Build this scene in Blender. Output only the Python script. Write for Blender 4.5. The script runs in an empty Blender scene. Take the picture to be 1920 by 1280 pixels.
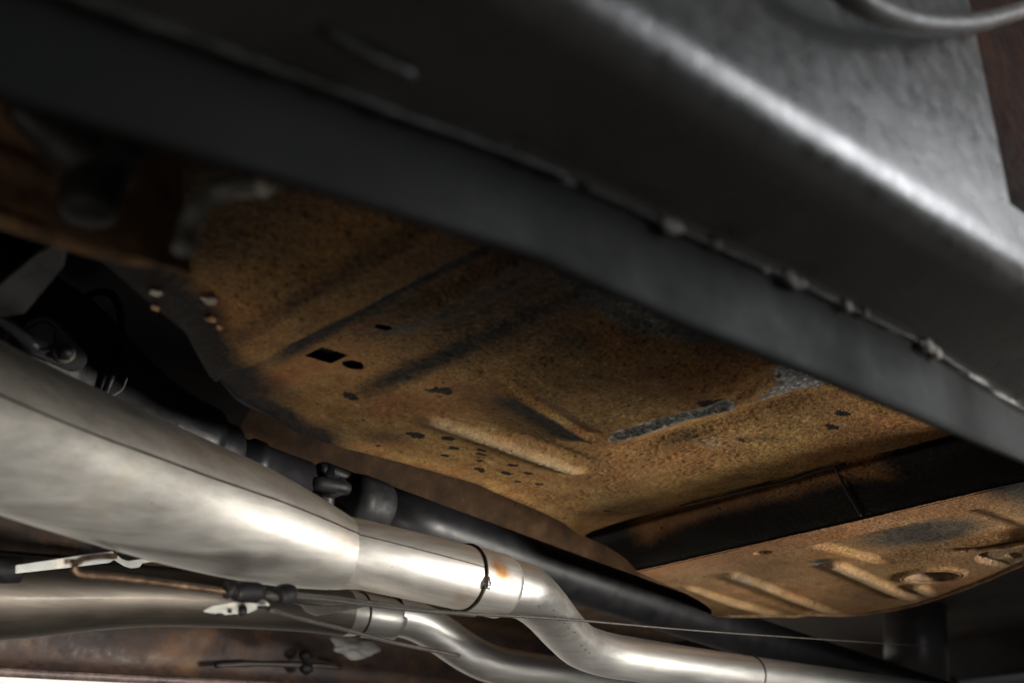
import bpy, bmesh, math, random
import numpy as np
from mathutils import Vector, Matrix

# ---------------------------------------------------------------- camera, world, lamps
S = bpy.context.scene
F, PITCH, AZ, ROLL = 2190.0, math.radians(23.7), math.radians(45.0), math.radians(-1.7)
CAM = Vector((0, 0, .18))
fw = Vector((math.cos(AZ)*math.cos(PITCH), math.sin(AZ)*math.cos(PITCH), math.sin(PITCH)))
rt = fw.cross(Vector((0, 0, 1))).normalized(); up = rt.cross(fw)
rt, up = (rt*math.cos(ROLL)+up*math.sin(ROLL)), (up*math.cos(ROLL)-rt*math.sin(ROLL))
cd = bpy.data.cameras.new('camera'); cam = bpy.data.objects.new('camera', cd); S.collection.objects.link(cam)
cam.matrix_world = Matrix(((rt.x, up.x, -fw.x, CAM.x), (rt.y, up.y, -fw.y, CAM.y), (rt.z, up.z, -fw.z, CAM.z), (0, 0, 0, 1)))
cd.sensor_width = 36; cd.lens = F/1920*36; cd.clip_start = .01; cd.clip_end = 200
cd.dof.use_dof = True; cd.dof.focus_distance = 1.25; cd.dof.aperture_fstop = 5.0
S.camera = cam
S.render.resolution_x, S.render.resolution_y = 1024, 682
S.view_settings.view_transform = 'Standard'; S.view_settings.look = 'None'; S.view_settings.gamma = 1
S.view_settings.exposure = 0.0

W = bpy.data.worlds.new('World'); S.world = W; W.use_nodes = True
W.node_tree.nodes['Background'].inputs[0].default_value = (.93, .97, 1.0, 1)
W.node_tree.nodes['Background'].inputs[1].default_value = .16

def lamp(name, loc, target, size, power, col, sy=None):
    l = bpy.data.lights.new(name, 'AREA'); l.energy = power; l.color = col; l.size = size
    if sy: l.shape = 'RECTANGLE'; l.size_y = sy
    o = bpy.data.objects.new(name, l); S.collection.objects.link(o); o.location = loc
    d = Vector(target)-Vector(loc); o.rotation_euler = d.to_track_quat('-Z', 'Y').to_euler()
    return o
lamp('daylight_low_beside_car', (1.75, -.62, .13), (1.10, .80, .53), .45, 5.6, (1, .95, .86), .24).data.spread = math.radians(46)
lamp('daylight_beside_car', (1.45, -.50, .80), (.86, .24, .50), .45, 9.5, (.95, .97, 1))
lamp('added_wall_light', (1.8, 3.0, 2.5), (1.8, 3.9, .5), 4.5, 150.0, (1, .98, .93), .5)  # added light for the far wall, so that it reflects
lamp('pipe_fill', (1.10, .72, .02), (1.22, 1.08, .42), .5, .6, (1, .97, .92), .08).data.spread = math.radians(60)  # unseen fill added to brighten the bent pipes
lamp('rail_fill', (-.16, .36, .04), (.10, .52, .50), .10, .08, (1, .88, .72)).data.spread = math.radians(60)  # added fill that lifts the brown rail out of the dark
lamp('pan_fill', (.80, 1.02, .03), (1.16, .70, .56), .30, .35, (1, .89, .72), .10).data.spread = math.radians(120)  # weak fill added below the pan and torque box
lamp('exhaust_fill', (.14, .48, .02), (.24, 1.0, .36), .70, 2.9, (1, .95, .87), .12).data.spread = math.radians(76)  # added low fill, makes the highlight band on the exhaust body

def ray(px, py): return (fw*F+rt*(px-960)-up*(py-640)).normalized()
def on_z(px, py, z): d = ray(px, py); return CAM+d*((z-CAM.z)/d.z)
def on_y(px, py, y): d = ray(px, py); return CAM+d*(y/d.y)

# ---------------------------------------------------------------- helpers
def vnoise(x, y, sc, seed):
    r = np.random.RandomState(seed); G = r.rand(256, 256)
    u, v = np.asarray(x)*sc+37.3, np.asarray(y)*sc+11.7
    i, j = np.floor(u).astype(int), np.floor(v).astype(int); fu, fv = u-i, v-j
    fu, fv = fu*fu*(3-2*fu), fv*fv*(3-2*fv)
    g = lambda a, b: G[a % 256, b % 256]
    return (g(i, j)*(1-fu)+g(i+1, j)*fu)*(1-fv)+(g(i, j+1)*(1-fu)+g(i+1, j+1)*fu)*fv
def fbm(x, y, sc, seed, o=4):
    t, a, n = 0, 1, 0
    for k in range(o): t = t+a*vnoise(x, y, sc*2**k, seed+k); n += a; a *= .5
    return t/n
def sstep(a, b, x):
    t = np.clip((np.asarray(x, float)-a)/(b-a), 0, 1); return t*t*(3-2*t)

def link(name, me, mat=None, parent=None, smooth=True):
    o = bpy.data.objects.new(name, me); S.collection.objects.link(o)
    if mat: me.materials.append(mat)
    if smooth: me.polygons.foreach_set('use_smooth', [True]*len(me.polygons))
    if parent: o.parent = parent; o.matrix_parent_inverse = parent.matrix_world.inverted()
    return o
def root(name, label, cat, loc, group=None):
    o = bpy.data.objects.new(name, None); S.collection.objects.link(o); o.location = loc
    o.matrix_world = Matrix.Translation(Vector(loc)); o.empty_display_size = .05
    o['label'] = label; o['category'] = cat
    if group: o['group'] = group
    return o
def tag(o, label, cat, group=None):
    o['label'] = label; o['category'] = cat
    if group: o['group'] = group
    return o
def mesh(name, v, f, mat=None, parent=None, smooth=True, cols=None):
    me = bpy.data.meshes.new(name); me.from_pydata([tuple(p) for p in v], [], f); me.update()
    if cols is not None:
        a = me.color_attributes.new('wear_shading', 'FLOAT_COLOR', 'POINT'); a.data.foreach_set('color', np.asarray(cols, np.float32).ravel())
    return link(name, me, mat, parent, smooth)
def grid(name, X, Y, Z, mat, parent, cols=None, mask=None, smooth=True):
    n, m = X.shape; v = np.stack([X, Y, Z], -1).reshape(-1, 3)
    i, j = np.meshgrid(np.arange(n-1), np.arange(m-1), indexing='ij'); a = i*m+j
    q = np.stack([a, a+m, a+m+1, a+1], -1).reshape(-1, 4)
    if mask is not None: q = q[mask[:-1, :-1].reshape(-1)]
    me = bpy.data.meshes.new(name); me.vertices.add(len(v)); me.vertices.foreach_set('co', v.ravel())
    me.loops.add(len(q)*4); me.polygons.add(len(q)); me.loops.foreach_set('vertex_index', q.ravel())
    me.polygons.foreach_set('loop_start', np.arange(len(q))*4); me.polygons.foreach_set('loop_total', np.full(len(q), 4))
    me.update(); me.validate()
    if cols is not None:
        at = me.color_attributes.new('wear_shading', 'FLOAT_COLOR', 'POINT'); at.data.foreach_set('color', cols.reshape(-1, 4).astype(np.float32).ravel())
    return link(name, me, mat, parent, smooth)
def crom(pts, n):
    P = [np.array(p, float) for p in pts]; P = [2*P[0]-P[1]]+P+[2*P[-1]-P[-2]]; out = []
    for k in range(1, len(P)-2):
        a, b, c, d = P[k-1:k+3]
        for i in range(n):
            t = i/n; out.append(.5*((2*b)+(-a+c)*t+(2*a-5*b+4*c-d)*t*t+(-a+3*b-3*c+d)*t**3))
    out.append(P[-2]); return np.array(out)
def tube(name, pts, r, mat, parent=None, seg=24, caps=True, n=1, squash=1.0, jitter=0):
    """sweep a circle along pts (x,y,z[,r]); n>1 smooths the path"""
    A = np.array([list(p)+([r] if len(p) == 3 else []) for p in pts], float)
    if n > 1: A = crom(A, n)
    c, rr = A[:, :3], A[:, 3]; v, f = [], []; T = np.gradient(c, axis=0); u = None
    for k in range(len(c)):
        t = T[k]/np.linalg.norm(T[k])
        if u is None:
            u = np.cross(t, [0, 0, 1.0]); 
            if np.linalg.norm(u) < 1e-3: u = np.cross(t, [0, 1.0, 0])
        u = u-t*(u@t); u /= np.linalg.norm(u); w = np.cross(t, u)
        for s in range(seg):
            a = 2*math.pi*s/seg
            q = rr[k]*(1+(random.uniform(-jitter, jitter) if jitter else 0))
            v.append(c[k]+u*math.cos(a)*q+w*math.sin(a)*q*squash)
    for k in range(len(c)-1):
        for s in range(seg):
            a, b = k*seg+s, k*seg+(s+1) % seg; f.append((a, b, b+seg, a+seg))
    if caps: f.append(tuple(reversed(range(seg)))); f.append(tuple((len(c)-1)*seg+s for s in range(seg)))
    return mesh(name, v, f, mat, parent)
def box(name, p0, p1, mat, parent=None, bev=.002, rot=None, piv=None):
    bm = bmesh.new(); bmesh.ops.create_cube(bm, size=1)
    for v in bm.verts: v.co = Vector([p0[i]+(v.co[i]+.5)*(p1[i]-p0[i]) for i in range(3)])
    if bev: bmesh.ops.bevel(bm, geom=bm.edges[:], offset=bev, segments=2, affect='EDGES')
    if rot is not None:
        pv = Vector(piv) if piv is not None else (Vector(p0)+Vector(p1))/2
        bmesh.ops.rotate(bm, verts=bm.verts, cent=pv, matrix=rot)
    me = bpy.data.meshes.new(name); bm.to_mesh(me); bm.free(); return link(name, me, mat, parent, False)
def plate(name, outline, thick, mat, parent=None, nrm=(0, 0, 1), holes=(), bev=.0008):
    """flat sheet from a 3D outline, extruded by thick along nrm"""
    bm = bmesh.new(); vs = [bm.verts.new(p) for p in outline]; f = bm.faces.new(vs)
    r = bmesh.ops.extrude_face_region(bm, geom=[f]); e = [x for x in r['geom'] if isinstance(x, bmesh.types.BMVert)]
    bmesh.ops.translate(bm, verts=e, vec=Vector(nrm)*thick); bmesh.ops.recalc_face_normals(bm, faces=bm.faces)
    if bev: bmesh.ops.bevel(bm, geom=bm.edges[:], offset=bev, segments=1, affect='EDGES')
    me = bpy.data.meshes.new(name); bm.to_mesh(me); bm.free(); return link(name, me, mat, parent, False)
def blob(name, loc, rad, mat, parent=None, seed=0, rough=.25, sub=3):
    bm = bmesh.new(); bmesh.ops.create_icosphere(bm, subdivisions=sub, radius=1); R = random.Random(seed)
    ph = [R.uniform(0, 6) for _ in range(6)]
    for v in bm.verts:
        c = v.co; k = 1+rough*(math.sin(3*c.x+ph[0])*math.sin(4*c.y+ph[1])+.6*math.sin(6*c.z+ph[2])*math.cos(5*c.x+ph[3]))
        v.co = Vector((c.x*rad[0]*k+loc[0], c.y*rad[1]*k+loc[1], c.z*rad[2]*k+loc[2]))
    me = bpy.data.meshes.new(name); bm.to_mesh(me); bm.free(); return link(name, me, mat, parent)

# ---------------------------------------------------------------- materials
class NT:
    def __init__(s, name):
        s.m = bpy.data.materials.new(name); s.m.use_nodes = True; s.t = s.m.node_tree; s.b = s.t.nodes['Principled BSDF']
        s.co = s.t.nodes.new('ShaderNodeTexCoord').outputs['Object']
    def n(s, typ, **k):
        x = s.t.nodes.new(typ)
        for a, b in k.items(): setattr(x, a, b)
        return x
    def l(s, a, b): s.t.links.new(a, b)
    def noise(s, scale, detail=4, rough=.55, stretch=None, dist=0, off=0):
        x = s.n('ShaderNodeTexNoise'); x.inputs['Scale'].default_value = scale; x.inputs['Detail'].default_value = detail
        x.inputs['Roughness'].default_value = rough; x.inputs['Distortion'].default_value = dist
        mp = s.n('ShaderNodeMapping'); mp.inputs['Location'].default_value = (off, off*.7, off*1.3)
        if stretch: mp.inputs['Scale'].default_value = stretch
        s.l(s.co, mp.inputs[0]); s.l(mp.outputs[0], x.inputs['Vector']); return x.outputs['Fac']
    def ramp(s, src, stops):
        r = s.n('ShaderNodeValToRGB'); e = r.color_ramp.elements
        while len(e) < len(stops): e.new(.5)
        for k, (p, c) in enumerate(stops):
            e[k].position = p; e[k].color = (c, c, c, 1) if isinstance(c, (int, float)) else (*c, 1)
        s.l(src, r.inputs[0]); return r.outputs[0]
    def mix(s, fac, a, b, mode='MIX'):
        x = s.n('ShaderNodeMix', data_type='RGBA', blend_type=mode)
        for k, sock, val in ((0, x.inputs[0], fac), (6, x.inputs[6], a), (7, x.inputs[7], b)):
            if isinstance(val, (int, float)): sock.default_value = val if k == 0 else (val, val, val, 1)
            elif isinstance(val, tuple): sock.default_value = (*val, 1)
            else: s.l(val, sock)
        return x.outputs[2]
    def math(s, op, a, b=0):
        x = s.n('ShaderNodeMath', operation=op)
        for sock, val in ((x.inputs[0], a), (x.inputs[1], b)):
            if isinstance(val, (int, float)): sock.default_value = val
            else: s.l(val, sock)
        return x.outputs[0]
    def bump(s, h, strength, dist, prev=None):
        x = s.n('ShaderNodeBump'); x.inputs['Strength'].default_value = strength; x.inputs['Distance'].default_value = dist
        s.l(h, x.inputs['Height'])
        if prev: s.l(prev, x.inputs['Normal'])
        return x.outputs[0]
    def near(s, p, r, k=1.0):
        v = s.n('ShaderNodeVectorMath', operation='DISTANCE'); s.l(s.co, v.inputs[0]); v.inputs[1].default_value = tuple(p)
        d = s.math('ADD', s.math('DIVIDE', v.outputs['Value'], r), s.math('MULTIPLY', s.noise(70, 4, .6, off=33), .9))
        return s.ramp(d, [(.45, k), (1.0, 0.0)]) if False else s.ramp(s.math('MULTIPLY', d, .5), [(.30, k), (.62, 0.0)])
    def done(s, col=None, rough=None, metal=None, nrm=None, spec=None):
        for key, v in (('Base Color', col), ('Roughness', rough), ('Metallic', metal), ('Specular IOR Level', spec)):
            if v is None: continue
            if isinstance(v, tuple): s.b.inputs[key].default_value = (*v, 1)
            elif isinstance(v, (int, float)): s.b.inputs[key].default_value = v
            else: s.l(v, s.b.inputs[key])
        if nrm: s.l(nrm, s.b.inputs['Normal'])
        return s.m

def m_pan(name='rusty_underbody', gain=.72):
    s = NT(name); at = s.n('ShaderNodeAttribute', attribute_name='wear_shading')  # vertex colours hold wear plus some painted light and shade
    sp = s.n('ShaderNodeSeparateColor'); s.l(at.outputs['Color'], sp.inputs[0]); R, G, B = sp.outputs[0], sp.outputs[1], sp.outputs[2]; A = at.outputs['Alpha']
    g = lambda c: tuple(x*gain for x in c)
    big = s.noise(9, 5, .6); mid = s.noise(55, 5, .65, off=3); fine = s.noise(420, 3, .6, off=8); fine2 = s.noise(190, 4, .7, off=5)
    base = s.ramp(mid, [(.28, g((.105, .052, .017))), (.45, g((.190, .108, .034))), (.60, g((.228, .142, .053))), (.75, g((.27, .182, .080)))])
    red = s.ramp(fine2, [(.3, g((.08, .028, .011))), (.6, g((.22, .090, .032))), (.8, g((.32, .15, .055)))])
    grey = s.ramp(fine2, [(.32, g((.03, .03, .03))), (.5, g((.13, .13, .125))), (.66, g((.32, .32, .30)))])
    black = s.ramp(fine2, [(.3, (.003, .003, .003)), (.7, (.013, .010, .009))])
    c = s.mix(s.ramp(big, [(.40, 0.0), (.62, .55)]), base, red)
    c = s.mix(G, c, red)
    edge = s.math('ADD', s.math('MULTIPLY', fine2, .5), s.math('MULTIPLY', mid, .5))
    def m(mask, k=.55): return s.ramp(s.math('ADD', s.math('SUBTRACT', mask, .5), edge), [(.42, 0.0), (.58, 1.0)])
    c = s.mix(m(R), c, grey)
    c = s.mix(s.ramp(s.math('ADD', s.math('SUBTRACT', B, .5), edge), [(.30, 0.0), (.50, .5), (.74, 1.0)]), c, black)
    c = s.mix(A, c, g((.40, .33, .22)))
    xyz = s.n('ShaderNodeSeparateXYZ'); s.l(s.co, xyz.inputs[0])
    zone = s.math('ADD', xyz.outputs[1], s.math('MULTIPLY', big, .20))
    smooth = s.ramp(s.math('ADD', zone, -.40), [(.36, 0.0), (.50, .72)])
    grain = s.ramp(fine, [(.32, .22), (.43, .85), (.56, 1.08), (.68, 1.8)])
    grit = s.ramp(s.noise(230, 3, .6, off=13), [(.34, .12), (.42, .95), (.60, 1.0), (.69, 1.7)])
    tex = s.mix(1.0, grain, grit, 'MULTIPLY')
    tex = s.mix(smooth, tex, s.ramp(fine, [(.3, .86), (.7, 1.10)]))
    c = s.mix(1.0, c, tex, 'MULTIPLY')
    c = s.mix(1.0, c, s.ramp(s.noise(5, 3, .6, off=17), [(.32, .55), (.62, 1.25)]), 'MULTIPLY')
    pit = s.ramp(s.noise(105, 2, .5, off=21), [(.25, .10), (.30, 1.0)])
    c = s.mix(1.0, c, pit, 'MULTIPLY')
    ro = s.ramp(fine2, [(.3, .45), (.6, .85)])
    n = s.bump(fine2, .45, .0022); n = s.bump(fine, .5, .0010, n)
    n = s.bump(s.noise(105, 2, .5, off=21), .25, .002, n)
    return s.done(c, ro, None, n, .15)
def m_steel(name, col=(.60, .585, .555), rough=.36, stretch=(1, 1, 1), stain=True, hot=()):
    s = NT(name); a = s.noise(9, 4, .55, stretch=(.5, 1, 1)); st = s.noise(120, 4, .65, stretch=(.05, 1, 1)); f = s.noise(1100, 2, .6, off=4)
    c = s.ramp(a, [(.3, tuple(x*.84 for x in col)), (.5, col), (.7, tuple(min(1, x*1.08) for x in col))])
    c = s.mix(1.0, c, s.ramp(st, [(.3, .78), (.7, 1.10)]), 'MULTIPLY')
    if stain:
        c = s.mix(s.ramp(s.noise(17, 4, .6, off=9), [(.60, 0.0), (.76, .45)]), c, (.50, .40, .27))
        c = s.mix(s.ramp(s.noise(150, 2, .5, off=31), [(.76, 0.0), (.79, .6)]), c, (.2, .12, .08))
    for p, rr, k in hot: c = s.mix(s.near(p, rr, k), c, (.36, .17, .055))
    r = s.ramp(s.noise(40, 5, .7, off=2, stretch=(.3, 1, 1)), [(.3, rough*.9), (.7, rough*1.15)])
    n = s.bump(st, .05, .0004); n = s.bump(s.noise(12, 2, .5, off=7), .10, .004, n); n = s.bump(f, .15, .0002, n)
    s.b.inputs['Coat Weight'].default_value = .25; s.b.inputs['Coat Roughness'].default_value = .14
    return s.done(c, r, .95, n)
def m_paint(name, col, rough=.45, spec=.5, speck=None, bumpy=.3, scale=60, var=.35):
    s = NT(name); a = s.noise(scale, 5, .6); b = s.noise(scale*7, 3, .6, off=3); g = s.noise(6, 4, .6, off=6)
    c = s.ramp(a, [(.3, tuple(x*(1-var) for x in col)), (.7, tuple(x*(1+var) for x in col))])
    c = s.mix(s.ramp(g, [(.4, 0.0), (.65, .5)]), c, tuple(x*1.25 for x in (col[0]*1.15, col[1], col[2]*.9)))
    if speck:
        c = s.mix(s.ramp(b, [(.68, 0.0), (.74, .8)]), c, speck)
        c = s.mix(s.ramp(s.noise(24, 5, .7, off=12, stretch=(1, 1, .5)), [(.50, 0.0), (.68, .55)]), c, (col[0]*2.4, col[1]*2.0, col[2]*1.7))
        c = s.mix(s.ramp(s.noise(16, 5, .7, off=19), [(.60, 0.0), (.70, .5)]), c, (.06, .03, .016))
    if name == 'grey_sill_paint':
        for q in ((1150, 95), (1200, 122), (1245, 148)): c = s.mix(s.near(on_y(*q, .252), .022, .8), c, (.10, .035, .012))
    r = s.ramp(a, [(.3, rough*.8), (.7, min(1, rough*1.25))])
    n = s.bump(a, bumpy, .002); n = s.bump(b, bumpy, .0006, n)
    return s.done(c, r, 0.0, n, spec)
def m_ruststeel(name, c1, c2, c3=None, scale=30, rough=.6, metal=0.0, bumpy=.5):
    s = NT(name); a = s.noise(scale, 6, .65, dist=.4); b = s.noise(scale*8, 3, .6, off=3)
    c = s.ramp(a, [(.35, c1), (.55, c2), (.72, c3 or c2)]); c = s.mix(.6, c, s.ramp(b, [(.3, .5), (.6, 1.1)]), 'MULTIPLY')
    n = s.bump(a, bumpy, .003); n = s.bump(b, bumpy, .0008, n)
    return s.done(c, s.ramp(b, [(.3, rough*.8), (.7, min(1, rough*1.3))]), metal, n)

PAN = m_pan()
STEEL = m_steel('brushed_stainless', (.52, .505, .48), rough=.50, hot=((on_y(938, 1072, .823), .024, 1.0), (on_y(872, 1135, .832), .022, .45), (on_y(640, 1010, .84), .03, .2)))
STEEL2 = m_steel('brushed_stainless_pipe', (.64, .63, .61), .36)
STEELD = m_steel('dull_stainless', (.115, .10, .085), .50, stain=False); STEELD.node_tree.nodes['Principled BSDF'].inputs['Coat Weight'].default_value = .05
WELD = m_ruststeel('heat_blued_weld', (.012, .009, .008), (.05, .03, .02), (.09, .05, .03), 90, .4, .7)
HEAT = m_ruststeel('heat_tint_steel', (.42, .24, .10), (.50, .38, .24), (.55, .48, .38), 30, .35, 1.0, .1)
SHINE = m_steel('bright_weld', (.75, .75, .76), .12, stain=False)
SILL = m_paint('grey_sill_paint', (.024, .024, .023), .31, .62, (.11, .105, .095), .22, 70)
SILLF = m_paint('grey_flange_paint', (.010, .0108, .0102), .65, .18, None, .01, 10, .15)
CHIP = m_paint('bare_seam_sealer', (.30, .285, .26), .6, .4, None, .4, 200, .3)
BLACK = m_paint('black_gearbox', (.010, .010, .013), .42, .35, None, .35, 50)
SHAFT = m_paint('black_shaft_paint', (.006, .006, .0075), .42, .28, None, .08, 40, .2)
RUBBER = m_paint('black_rubber', (.008, .008, .009), .55, .22, None, .3, 90)
DARKB = m_ruststeel('dark_oily_rust', (.010, .009, .010), (.035, .022, .015), (.09, .045, .022), 22, .65)
BROWN = m_ruststeel('brown_primer_rust', (.065, .034, .017), (.125, .068, .032), (.23, .12, .05), 28, .65)
REDR = m_ruststeel('red_brown_rust', (.008, .004, .003), (.020, .008, .005), (.06, .02, .009), 14, .95); REDR.node_tree.nodes['Principled BSDF'].inputs['Specular IOR Level'].default_value = .08
ORANGE = m_ruststeel('orange_rust_lip', (.05, .026, .012), (.15, .078, .030), (.26, .15, .065), 60, .7)
GALV = m_paint('galvanised_bracket', (.42, .44, .42), .5, .5, (.22, .2, .17), .15, 80, .12)
COPPER = m_ruststeel('copper_coated_rod', (.05, .03, .02), (.13, .08, .05), (.24, .16, .10), 120, .35, .8, .2)
CABLE = m_paint('grey_cable', (.025, .023, .021), .5, .5, (.10, .09, .075), .5, 300)
LIP = m_paint('grey_arch_lip', (.10, .10, .095), .5, .5, (.20, .10, .05), .3, 60, .25)
PLATEM = m_paint('dusty_grey_plate', (.014, .015, .016), .5, .5, None, .2, 60)
GROUND = m_paint('concrete_ground', (.22, .21, .195), .85, .3, None, .4, 30, .2)

# ---------------------------------------------------------------- ground (one sheet)
g = mesh('ground', [(-30, -30, 0), (30, -30, 0), (30, 30, 0), (-30, 30, 0)], [(0, 1, 2, 3)], GROUND, None, False); g['kind'] = 'structure'

bm_wall = box('added_far_wall', (-8, 4.5, 0), (12, 4.6, 2.8), m_paint('white_reflector_wall', (.72, .72, .69), .8, .3, None, .1, 12, .06), None, 0)  # added white wall, reflected as bright rims on the exhausts
bm_wall['kind'] = 'structure'

# ---------------------------------------------------------------- floor pan
fp = root('floor_pan', 'rusty ochre brown car floor pan with pressed beads and a transmission tunnel', 'floor pan', (.7, .7, .56))
EX = [-.6, .10, .20, .30, .40, .46, .52, .60, .66, .85, .95, 1.036, 1.12, 1.3]
EY = [.50, .56, .62, .69, .755, .82, .872, .897, .903, .908, .935, .961, 1.0, 1.0]
edge = lambda x: np.interp(x, EX, EY)
nx, ny = 1000, 380
xs = np.linspace(-.55, 1.125, nx); tt = np.linspace(0, 1, ny)
X = np.repeat(xs[:, None], ny, 1); E0 = edge(X); Y = .29+(E0-.29)*tt[None, :]
def h_pan(x, y):
    w = .006*(fbm(x, y, 7, 5)-.5)
    xx = x+w*1.2; h = np.zeros_like(x)
    # first pressed bead (drops towards the viewer) and the channel behind it
    h += -.014*(sstep(.375, .435, xx)-sstep(.462, .472, xx))*sstep(.0, .07, edge(x)-y)
    h += .008*(sstep(.470, .485, xx)-sstep(.545, .610, xx))
    h += -.009*(sstep(.505, .522, xx)-sstep(.535, .560, xx))*(1-sstep(.60, .70, y))
    h += .018*np.exp(-((xx-.36)/.02)**2)*sstep(.60, .45, y)*0
    # dropped seat panel with a sharp L corner at (.868,.735)
    yl = .657+.050*np.clip((x-.637)/.165, 0, 1)+.004*(fbm(x, y, 40, 31)-.5)
    cr = .028; ux = np.maximum(x-(.826+.010*sstep(.62, .56, y)-cr), 0); uy = np.maximum(y-(yl-cr), 0); dd = np.hypot(ux, uy)-cr; d1 = np.where(dd < 0, 1.0, np.clip(1-dd/.058, 0, 1)**1.15)*(1-.25*np.exp(-((dd+.012)/.010)**2)); d2 = 1; d0 = sstep(.60, .70, x)*sstep(.48, .57, y)
    h += -.022*d1*d2*d0
    h += .006*np.exp(-((x-.905)/.02)**2)*sstep(.78, .70, y)*sstep(.50, .58, y)
    # narrow raised bead running lengthwise
    yb = .792+(x-.673)*.10
    h += -.006*np.exp(-(np.abs(y-yb)/.0085)**3)*sstep(.66, .69, x)*sstep(.935, .895, x)
    h += .004*np.exp(-((y-yb+.026)/.012)**2)*sstep(.70, .75, x)*sstep(.93, .86, x)
    # soft waves
    h += .007*(fbm(x, y, 3.1, 40, 3)-.5)+.004*(fbm(x, y, 9, 44, 3)-.5)
    # edge roll before the tunnel
    t = (edge(x)-y); h += -.004*np.exp(-(t/.012)**2)
    # weld puckers near rear seam
    h += -.004*np.exp(-(((x-1.09)/.012)**2+((y-.86)/.04)**2))
    return h
lump = .45*fbm(X, Y, 110, 60, 3)+.75*fbm(X, Y, 260, 61, 2); rough_zone = np.clip(sstep(.35, .6, fbm(X, Y, 6, 70, 3))+.5, 0, 1)*(1-.75*(sstep(.48, .50, X)-sstep(.56, .60, X)))
Z = .56+h_pan(X, Y)-.0011*(lump-.5)*rough_zone-.0007*np.clip(vnoise(X, Y, 210, 90)-.72, 0, 1)*6*rough_zone
def gb(x, y, sx, sy, a=1, ang=0):
    dx, dy = X-x, Y-y; c, s = math.cos(ang), math.sin(ang); u, v = dx*c+dy*s, -dx*s+dy*c
    return a*np.exp(-((u/sx)**2+(v/sy)**2))
nz = fbm(X, Y, 25, 200, 4)
R = gb(.63, .50, .09, .030, 1.0)+gb(.86, .50, .045, .018, .85)+gb(.868, .53, .022, .03, .7)+gb(.822, .640, .014, .050, 1.3)+gb(.828, .575, .020, .020, 1.1)
R += gb(.95, .66, .04, .06, .45)+gb(.70, .48, .10, .02, .6)+gb(.54, .64, .025, .10, .5)
G = gb(.528, .83, .012, .05, 1.6)+gb(.63, .79, .05, .035, .8)+gb(.80, .52, .07, .05, .5)+gb(.44, .72, .02, .05, .5)+gb(1.05, .50, .06, .05, .5)+gb(.40, .70, .02, .04, .5)
B = np.zeros_like(X); nz2 = fbm(X, Y, 140, 230, 3)
for (x, y, a) in ((.731, .825, .010), (.755, .844, .007), (.825, .88, .008), (.854, .868, .008), (.872, .854, .006), (.839, .844, .007), (.91, .874, .008), (.70, .837, .011), (.803, .858, .006), (.78, .83, .006),
                  (.803, .564, .011), (.812, .556, .008), (.974, .527, .009), (1.001, .555, .009), (.79, .84, .006), (.885, .882, .005), (.765, .868, .006), (.64, .73, .012), (.59, .80, .008), (1.064, .907, .006), (.95, .60, .005), (.97, .64, .005)):
    B = np.maximum(B, 1.1*((np.hypot((X-x)/a, (Y-y)/(a*.62))+1.5*(nz2-.5)) < .95))
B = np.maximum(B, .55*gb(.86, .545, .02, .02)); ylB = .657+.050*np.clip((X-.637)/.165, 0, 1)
B = np.maximum(B, (.66*np.exp(-((Y-ylB-.010)/.020)**2)*(Y > ylB-.002)+.45*np.exp(-((Y-ylB-.03)/.03)**2)*(Y > ylB))*sstep(.64, .70, X)*sstep(.86, .80, X)); B = np.maximum(B, .50*gb(.92, .68, .03, .05))  # L panel's cast shadow painted dark along its edge
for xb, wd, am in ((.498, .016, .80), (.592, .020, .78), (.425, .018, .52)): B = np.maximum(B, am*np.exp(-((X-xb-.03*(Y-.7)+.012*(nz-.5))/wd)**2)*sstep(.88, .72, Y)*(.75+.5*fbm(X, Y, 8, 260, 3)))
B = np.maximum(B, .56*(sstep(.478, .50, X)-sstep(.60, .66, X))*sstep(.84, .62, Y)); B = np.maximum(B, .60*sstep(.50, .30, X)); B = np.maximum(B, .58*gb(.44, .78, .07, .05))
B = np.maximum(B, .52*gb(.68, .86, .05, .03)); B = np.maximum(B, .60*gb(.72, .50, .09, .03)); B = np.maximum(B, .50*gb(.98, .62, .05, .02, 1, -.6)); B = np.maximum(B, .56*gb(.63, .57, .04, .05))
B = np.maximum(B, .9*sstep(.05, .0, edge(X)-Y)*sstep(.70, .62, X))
B = np.maximum(B, sstep(.42, .26, X)*.75); B = np.maximum(B, .8*sstep(.10, .02, edge(X)-Y)*sstep(.66, .50, X))  # left end darkened in the colour, standing in for shadow
B = np.maximum(B, .62*gb(.50, .44, .16, .05)); B = np.maximum(B, .58*gb(.58, .62, .03, .12, 1, .1))
B = np.maximum(B, .50*gb(.66, .52, .07, .03)); B = np.maximum(B, .62*sstep(.9, 1.12, X)*sstep(.52, .46, Y)); B = np.maximum(B, .42*gb(1.0, .66, .05, .03))
B = np.maximum(B, .52*gb(.62, .88, .05, .03)); B = np.maximum(B, .62*(sstep(.50, .53, X)-sstep(.565, .61, X))*sstep(.75, .62, Y))
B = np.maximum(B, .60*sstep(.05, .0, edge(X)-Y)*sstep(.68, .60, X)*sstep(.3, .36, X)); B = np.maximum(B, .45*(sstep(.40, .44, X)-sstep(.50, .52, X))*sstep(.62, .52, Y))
yb = .792+(X-.673)*.10
A = .42*np.exp(-((Y-yb)/.009)**2)*sstep(.66, .70, X)*sstep(.94, .88, X)  # bead crest painted paler, as if catching light
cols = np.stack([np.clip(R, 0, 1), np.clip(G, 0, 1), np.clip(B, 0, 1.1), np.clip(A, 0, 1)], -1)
wb1, wb2 = .0012*(fbm(X, Y, 90, 77)-.5), .0012*(fbm(X, Y, 90, 78)-.5)
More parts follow.
